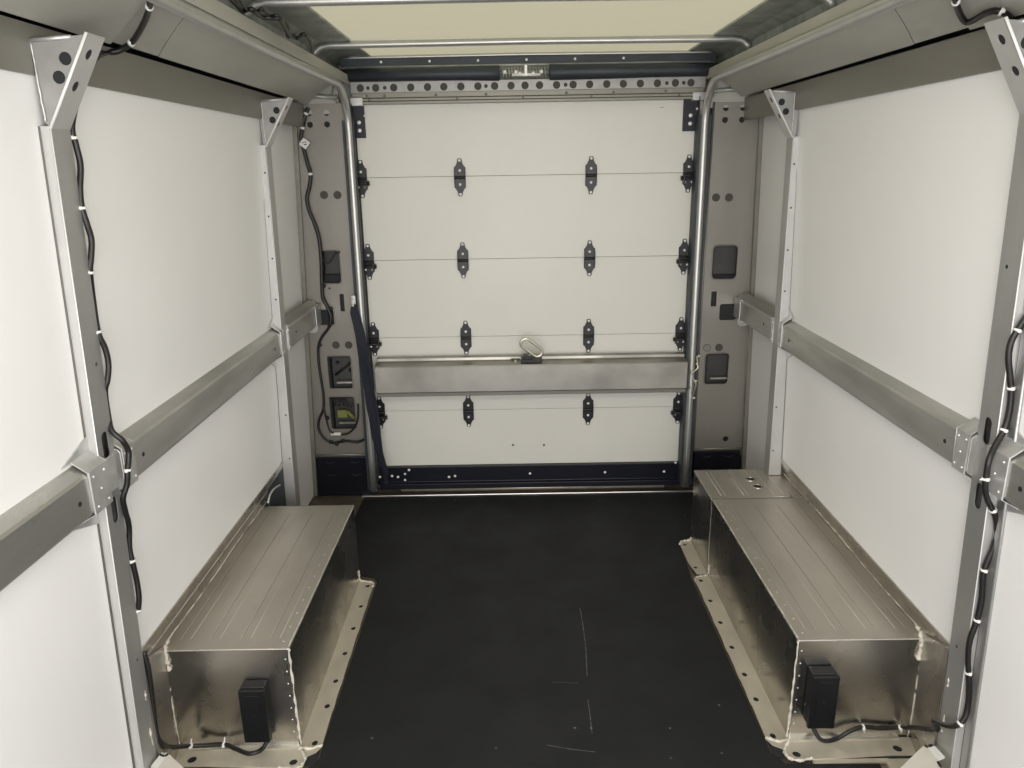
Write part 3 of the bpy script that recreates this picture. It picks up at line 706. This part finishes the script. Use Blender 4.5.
# rear extension on the right
e = thing('wheel_box_extension', 'short aluminium box with two holes joined to the rear of the right wheel box', 'box', (.83, 2.66, 0))
m = MB(); B2, B3 = 2.520, 2.79; xi, xo = .6605, .972
vs = [(xi, B2, 0), (xo, B2, 0), (xo, B3, 0), (xi, B3, 0), (xi, B2, HB), (xo, B2, HB), (xo, B3, HB), (xi, B3, HB)]
m.add(vs, [(0, 1, 5, 4), (1, 2, 6, 5), (2, 3, 7, 6), (3, 0, 4, 7), ]); tl = MB(); tl.box(xi-.0008, xo+.03, B2, B3, HB-.006, HB); tl.build('lid', 'alutop', e, bevel=.003); bx = m.build('shell', 'alubox', e); bv = bx.modifiers.new('bevel', 'BEVEL'); bv.width = .004; bv.segments = 3; bv.limit_method = 'ANGLE'
m = MB()
for x in (.704, .789): m.tube([(x, 2.545, HB), (x, 2.765, HB)], .0025, 6)
for x in (.72, .805): m.tube([(x, 2.545, HB-.0005), (x, 2.765, HB-.0005)], .0015, 6)
m.tube([(.90, 2.55, HB), (.90, 2.78, HB)], .001, 6); m.tube([(.94, 2.55, HB), (.94, 2.78, HB)], .001, 6)
m.build('pressed_rib', 'aluline', e)
m = MB()
for x, y in ((.859, 2.690), (.865, 2.620)): m.tube([(x, y, HB), (x, y, HB+.0012)], .0135, 14)
m.build('hole', 'dark', e)
m = MB()
for x, y in ((.859, 2.690), (.865, 2.620)): m.tube([(x+.018*math.cos(2*PI*k/16), y+.018*math.sin(2*PI*k/16), HB+.0005) for k in range(17)], .003, 6)
bead(m, [(.90, 2.53, HB), (.955, 2.525, HB+.001), (.962, 2.56, HB+.002)], .002); m.build('raised_rim', 'alubox', e)
ef = MB(); ef.sheet([(.622, 2.51), (.613, 2.56), (.608, 2.60), (.608, 2.66), (.608, 2.73), (.616, 2.765), (.640, 2.772), (.660, 2.776), (.6605, 2.51)], [circ(.628, 2.56, .0085), circ(.628, 2.74, .0085)], lambda u, v, w: (u, v, .003+w), .003)
ef = ef.build('floor_flange', 'flange', e)
m = MB(); m.box(.614, .655, 2.53, 2.76, .0005, .0015); m.build('hole_shadow', 'dark', ef)
m = MB(); bead(m, [(.66, 2.774, .02), (.655, 2.774, .008), (.625, 2.77, .007), (.608, 2.745, .007)], .004); m.build('flange_sealant', 'seal', ef)
# ------------------------------------------------------------------ control boxes
for s in (-1, 1):
    x0, x1 = ((-.790, -.727) if s < 0 else (.695, .760)); z0, z1 = .060, .222; y1 = 1.662; y0 = 1.619
    if s > 0: z0, z1 = .076, .236
    t = thing('control_box', 'small black electrical box fixed to the front of the %s wheel box' % SIDE[s], 'electrical box', ((x0+x1)/2, y0, z0), 'black boxes on the wheel boxes')
    m = MB(); m.box(x0, x1, y0+.012, y1, z0, z1); m.build('housing', 'black', t, bevel=.003)
    m = MB(); m.box(x0-.002, x1+.002, y0, y0+.011, z0-.002, z1-.004); m.box(x0+.012, x1-.012, y0-.0015, y0, z0+.014, z1-.018)
    m.tube([((x0+x1)/2, y0-.003, (z0+z1)/2), ((x0+x1)/2, y0, (z0+z1)/2)], .004, 10); cv = m.build('cover', 'black', t, bevel=.002)
    m = MB()
    for z in (z0+.05, z0+.02): m.dome((x0-.002 if s > 0 else x1+.002, y0+.03, z), (-1 if s > 0 else 1, 0, 0), .004, .003, 8)
    gx = (x1-.012 if s < 0 else x0+.022)
    m.tube([(gx, y0+.03, z0), (gx, y0+.03, z0-.018)], .009, 10); m.build('cable_gland', 'blackmetal', t)

# ------------------------------------------------------------------ cables
def tie(parent, p, d, r, tail=None):
    d = Vector(d).normalized(); m = MB(); p = Vector(p)
    m.tube([p-d*.0025, p+d*.0025], r*1.28, 10)
    m.dome(p+Vector((0, -r, 0)), (0, -1, .2), .0045, .004, 6)
    if tail: m.tube([p, p+Vector(tail)], .002, 5)
    m.build('cable_tie', 'white', parent)
def nearest(P, q):
    i = min(range(1, len(P)-1), key=lambda i: (P[i]-q).length); return P[i], P[i+1]-P[i-1]
# left: head cable, post cable
lc = thing('power_cable', 'black cable tied down the left foreground post to the left control box', 'cable', (-.92, 1.55, 0), 'black cables on the foreground posts')
def ath(px, py, s, off=.012):              # point measured on the sloping headliner
    d = ray(px, py); t = (1.772-off+.4545*(.902-s*CAM.x)-CAM.z)/(d.z+.4545*s*d.x); return CAM+d*t
H = lambda px, py: ath(px, py, -1)
P = spline([H(152, -14), H(150, 4), H(146, 18), H(139, 32), H(131, 43), H(118, 51), H(104, 53), atw(94, 60, -1, -.02), atw(80, 90, -1, 0.0), atw(72, 125, -1, .003), atw(76, 145, -1, 0), atw(80.5, 165, -1, -.002), atw(80, 190, -1, 0),
            atw(82, 208, -1, 0), atw(87, 224, -1, -.004), atw(91.5, 240, -1, -.005), atw(91, 258, -1, -.003), atw(90, 272, -1, .002), atw(93, 300, -1, .010), atw(98, 332, -1, .002), atw(105, 348, -1, -.004),
            atw(108.5, 364, -1, -.005), atw(107.5, 380, -1, -.003), atw(105, 392, -1, .005), atw(108, 415, -1, .008), atw(112, 431, -1, -.006), atw(122, 440, -1, -.024), atw(128, 450, -1, -.028), atw(128.5, 460, -1, -.028),
            atw(127.5, 470, -1, -.028), atw(127, 484, -1, -.024), atw(123, 498, -1, -.014), atw(125, 510, -1, -.008), atw(129, 526, -1, 0), atw(129.5, 548, -1, .004), atw(133, 564, -1, 0), atw(137, 582, -1, -.002), atw(139, 598, -1, -.003), atw(138, 612, -1, .002)], 5)
m = MB(); m.tube(P, [.0062]*len(P), 8); sheath = m.build('sheath', 'cable', lc)
for q in ((149, 8), (131, 43)): a, d = nearest(P, H(*q)); tie(lc, a, d, .0062)
for q, off in ( ((72.5, 139), 0), ((82, 208), 0), ((90.5, 271), .002), ((98.5, 333), 0), ((127.5, 469), -.028), ((131, 563), 0), ((138, 611), 0)):
    a, d = nearest(P, atw(*q, -1, off)); tie(lc, a, d, .0062)
FY = 1.652
P = spline([aty(144, 652, 1.516), aty(148.5, 668, 1.514), aty(151.5, 690, 1.514), aty(154, 712, 1.514), aty(157, 735, 1.52), aty(162, 743, 1.53), aty(172, 747, 1.575), aty(188, 746, 1.625), aty(205, 745.5, 1.64), aty(224, 744.5, 1.645), aty(236, 749, 1.630), aty(248, 753.5, 1.605), aty(257, 752, 1.608),
            aty(263, 748, 1.625), Vector((-.739, 1.640, .046))], 6)
m = MB(); m.tube(P, .0058, 8); m.build('sheath', 'cable', lc)
for q in ((188, 746), (225, 745)):
    a, d = nearest(P, aty(*q, FY)); tie(lc, a, d, .006, (.002, .006, .018))
rc = thing('power_cable', 'black cable clipped down the right foreground post to the right control box', 'cable', (.95, 1.43, 0), 'black cables on the foreground posts')
Hr = lambda px, py: ath(px, py, 1)
P = spline([Hr(952, -12), Hr(956, 2), Hr(960, 14), Hr(966, 22), Hr(974, 20), Hr(984, 14), Hr(995, 11), Hr(1004, 13), Hr(1012, 20), Hr(1022, 29), Hr(1040, 40)], 6)
m = MB(); m.tube(P, .0062, 8); m.build('sheath', 'cable', rc)
for q in ((956, 3), (1001, 12)): a, d = nearest(P, Hr(*q)); tie(rc, a, d, .0062)
CY = 1.434
P = spline([aty(1045, 290, CY), aty(1030, 312, CY), aty(1019, 328, CY), aty(1011, 342, CY), aty(1008.5, 358, CY), aty(1010, 376, CY), aty(1011, 394, CY), aty(1009, 412, CY), aty(1004, 430, CY), aty(995, 446, CY-.01), aty(989, 460, CY-.022), aty(986.5, 474, CY-.022),
            aty(985, 488, CY-.02), aty(988, 501, CY-.01), aty(995, 515, CY), aty(997, 532, CY), aty(993, 548, CY), aty(987, 562, CY), aty(983, 575, CY), aty(981.5, 598, CY), aty(977, 620, CY), aty(970, 640, CY), aty(968, 660, CY), aty(969, 685, CY), aty(968, 705, CY), aty(964, 719, CY-.004),
            aty(955, 726, CY), aty(944, 725, 1.46), aty(934, 720, 1.50)], 6)
m = MB(); m.tube(P, .0062, 8); m.build('sheath', 'cable', rc)
for q in ((1016, 331), (1010, 389), (1003, 431), (987, 473), (992, 511), (984, 571), (977, 621), (968.5, 674), (960, 723)): a, d = nearest(P, aty(*q, CY)); tie(rc, a, d, .0062, (-.012, 0, -.002) if q[1] in (473,) else None)
P = spline([aty(934, 721, 1.50), aty(937, 730.5, 1.512), aty(926, 729, 1.56), aty(914, 727.5, 1.615), aty(900, 727.5, FY), aty(880, 728, FY), aty(863, 727, FY), aty(850, 731, FY-.005), aty(838, 738, FY-.01), aty(827, 741, FY-.02), aty(819, 738, 1.635), Vector((.717, 1.649, .058))], 6)
m = MB(); m.tube(P, .0058, 8); m.build('sheath', 'cable', rc)
for q in ((863, 727), (901, 727.5)): a, d = nearest(P, aty(*q, FY)); tie(rc, a, d, .006, (.004, -.004, -.014))

# wiring harness on the left pillar
wh = thing('wiring_harness', 'thin black wiring harness hanging over the left pillar panel cutouts', 'wiring', (-.88, 3.28, .4))
HJ = lambda p, dy=0: aty(p[0], p[1], 3.283-dy)
A = [(308, 108), (304.5, 118), (302.5, 128), (301, 138), (304, 150), (307, 162), (310.5, 174), (309.5, 186), (307, 198), (309, 210), (314, 222), (318.5, 236), (320.5, 250), (321.5, 266), (322, 285), (323, 298), (328, 308), (331, 318), (328.5, 328), (322, 337), (318.5, 346), (318.5, 360), (320.5, 376), (323, 392),
     (323.5, 408), (319, 420), (319, 430), (325, 439), (333, 443), (345, 441), (358, 442), (367, 437), (372, 428)]
m = MB(); P = spline([HJ(a) for a in A], 5); m.tube(P, [.0085 if i < 90 else .006 for i in range(len(P))], 8)
P2 = spline([HJ(a, .004) for a in ((323, 404), (326, 418), (330, 431), (337, 434), (347, 434), (354, 428), (358, 418), (358, 404))], 5); m.tube(P2, .0045, 8)
m.tube(spline([HJ(a) for a in ((321, 256), (325, 262), (330, 262), (335, 254), (340, 252))], 5), .003, 6); m.build('sheath', 'cable', wh)
m = MB()
for p in ((331, 442), (337, 444), (343, 441), (327.5, 418)): m.dome(HJ(p, .006), (0, -1, 0), .010, .008, 8)
for p in ((324, 286), (331, 309), (320, 345)): m.dome(HJ(p, .004), (0, -1, 0), .009, .006, 8)
m.build('clip', 'black', wh)
m = MB(); c = HJ((304.5, 143.5), .012); m.obox(c, (1, 0, -.8), (0, 1, 0), (.8, 0, 1), .017, .002, .017); m.build('white_tag', 'white', wh, bevel=.001)
m = MB(); c = HJ((304.5, 143.5), .0145)
for dx, dz in ((-.006, .004), (.004, .006), (.0, -.004), (.007, -.003)): m.box(c.x+dx-.003, c.x+dx+.003, c.y-.001, c.y, c.z+dz-.002, c.z+dz+.002)
m.build('tag_print', 'black', wh)
m = MB()
for q in ((302.5, 127), (310.5, 173), (306, 113)):
    a, d = nearest(P, HJ(q)); m.tube([a-d.normalized()*.005, a+d.normalized()*.005], .0098, 8)
c = [HJ(p, .002) for p in ((331, 434), (341, 434))]; m.tube(c, .008, 8); m.build('white_tape', 'white', wh)

# tie-down strap
st = thing('tie_down_strap', 'dark navy webbing strap hanging from a metal hook beside the left door track', 'strap', (-.70, 3.2, .06))
E = [(351, 305, 357, 304), (350, 313, 358, 310), (353, 325, 362, 322), (356, 340, 366, 338), (358, 355, 368, 353), (361, 372, 371, 370), (364, 390, 373.5, 388), (366, 405, 377, 403), (369, 420, 379.5, 418), (372, 438, 381, 436), (376, 452, 382.5, 450), (379.5, 464, 384.5, 462), (383, 474, 387, 472), (385, 484, 388.5, 484)]
m = MB(); vs = []; 
for i, (a, b_, c, d) in enumerate(E):
    y = 3.205-.035*math.sin(PI*i/13); p, q = aty(a, b_, y), aty(c, d, y+.008*math.sin(i)); vs += [p, q, q+Vector((0, .003, 0)), p+Vector((0, .003, 0))]
fs = [(0, 1, 2, 3), tuple(4*13+k for k in (3, 2, 1, 0))]
for i in range(13):
    for k in range(4): fs.append((4*i+k, 4*i+(k+1) % 4, 4*i+4+(k+1) % 4, 4*i+4+k))
m.add(vs, fs); m.build('webbing', 'webbing', st)
m = MB()
vs = []; E2 = [(360, 360, 365, 360), (362, 380, 369, 380), (368, 410, 375, 408), (371, 430, 377, 428), (376, 448, 381, 446), (381, 462, 385, 460), (386, 476, 389, 475)]
for i, (a, b_, c, d) in enumerate(E2):
    p, q = aty(a, b_, 3.165), aty(c, d, 3.16); vs += [p, q, q+Vector((0, .003, 0)), p+Vector((0, .003, 0))]
fs = []
for i in range(len(E2)-1):
    for k in range(4): fs.append((4*i+k, 4*i+(k+1) % 4, 4*i+4+(k+1) % 4, 4*i+4+k))
m.add(vs, fs); m.build('loose_end', 'webbing', st)
m = MB(); c = aty(353, 299, 3.21); m.box(c.x-.008, c.x+.010, c.y, c.y+.004, c.z-.028, c.z+.014); hk = m.build('hook_plate', 'bracket', st, bevel=.001)
m = MB(); m.tube([c+Vector((-.006, -.004, .005)), c+Vector((.003, -.010, -.005)), c+Vector((0, -.010, -.03)), c+Vector((-.008, -.004, -.028))], .0035, 8); m.build('hook', 'screw', hk)

# tangled wiring under the roof on the left
rw = MB()
P = [atz(x, y, 1.90-.002*i) for i, (x, y) in enumerate([(226, -6), (236, 4), (243, 11), (252, 9), (261, 16), (270, 18), (280, 19), (284, 26), (290, 35), (298, 38), (304, 34), (311, 42), (313, 52)])]
rw.tube(spline(P, 5), .006, 6)
P = [atz(x, y, 1.895) for x, y in [(238, -4), (246, 8), (256, 12), (262, 9), (270, 16), (279, 16), (288, 26), (287, 36), (294, 35)]]
rw.tube(spline(P, 5), .0045, 6)
tag(rw.build('roof_wiring', 'cable'), 'tangled dark wires running under the roof edge at upper left', 'wiring')
# ------------------------------------------------------------------ foil-pale angle plates at the post feet
def plate(name, pts, z, lab, fold):
    P = [atz(x, y, z) for x, y in pts]
    m = MB(); m.prism(P, [Vector((p.x, p.y, .002)) for p in P])
    o = thing(name, lab, 'bracket', tuple((P[0].x, P[0].y, 0)), 'pale brackets at the foot of the foreground posts')
    m.build('plate', 'whiteplate', o)
    P = [atz(x, y, z+.0005) for x, y in fold]
    m = MB(); m.prism(P, [p-Vector((0, 0, .004)) for p in P]); m.build('folded_tab', 'white', o)
    return o
o = plate('floor_bracket', [(151, 766), (166, 752), (170, 755), (186, 770), (192, 790), (145, 790)], .13, 'pale angled plate at the foot of the left foreground post', [(151, 766), (162, 752), (167, 755), (156, 770)])
m = MB()
for a, b_ in (((160, 754.5), (164, 756)), ((165, 756), (168, 754))): p, q = atz(*a, .1325), atz(*b_, .1325); m.tube([p, q], .0025, 6)
m.build('slot', 'dark', o)
o = plate('floor_bracket', [(896, 772), (923, 746), (930, 747), (944, 770), (950, 790), (890, 790)], .13, 'pale angled plate at the foot of the right foreground post', [(928, 748), (935, 746), (945, 757), (938, 760)])
m = MB()
for a, b_ in (((925, 745.5), (928, 747)), ((929, 746), (932, 745)), ((938, 762), (941, 767))): p, q = atz(*a, .1325), atz(*b_, .1325); m.tube([p, q], .003, 6)
m.build('slot', 'dark', o)

# ------------------------------------------------------------------ light
w = bpy.data.worlds.new('world'); sc.world = w; w.use_nodes = True
w.node_tree.nodes['Background'].inputs[0].default_value = (.965, .963, .972, 1); w.node_tree.nodes['Background'].inputs[1].default_value = .9
def area(name, loc, rot, sx, sy, e, col=(1, 1, 1)):
    l = bpy.data.lights.new(name, 'AREA'); l.shape = 'RECTANGLE'; l.size = sx; l.size_y = sy; l.energy = e; l.color = col
    o = bpy.data.objects.new(name, l); COL.objects.link(o); o.location = loc; o.rotation_euler = rot; return o
area('dome_lamp', (0, .55, 1.93), (math.radians(12), 0, 0), .9, .35, 12, (1, .982, .968))
area('front_opening', (0, -.85, 1.0), (math.radians(90), 0, 0), 1.7, 1.6, 50, (1, .982, .97))
sc.view_settings.view_transform = 'Standard'; sc.view_settings.look = 'None'; sc.view_settings.exposure = 0
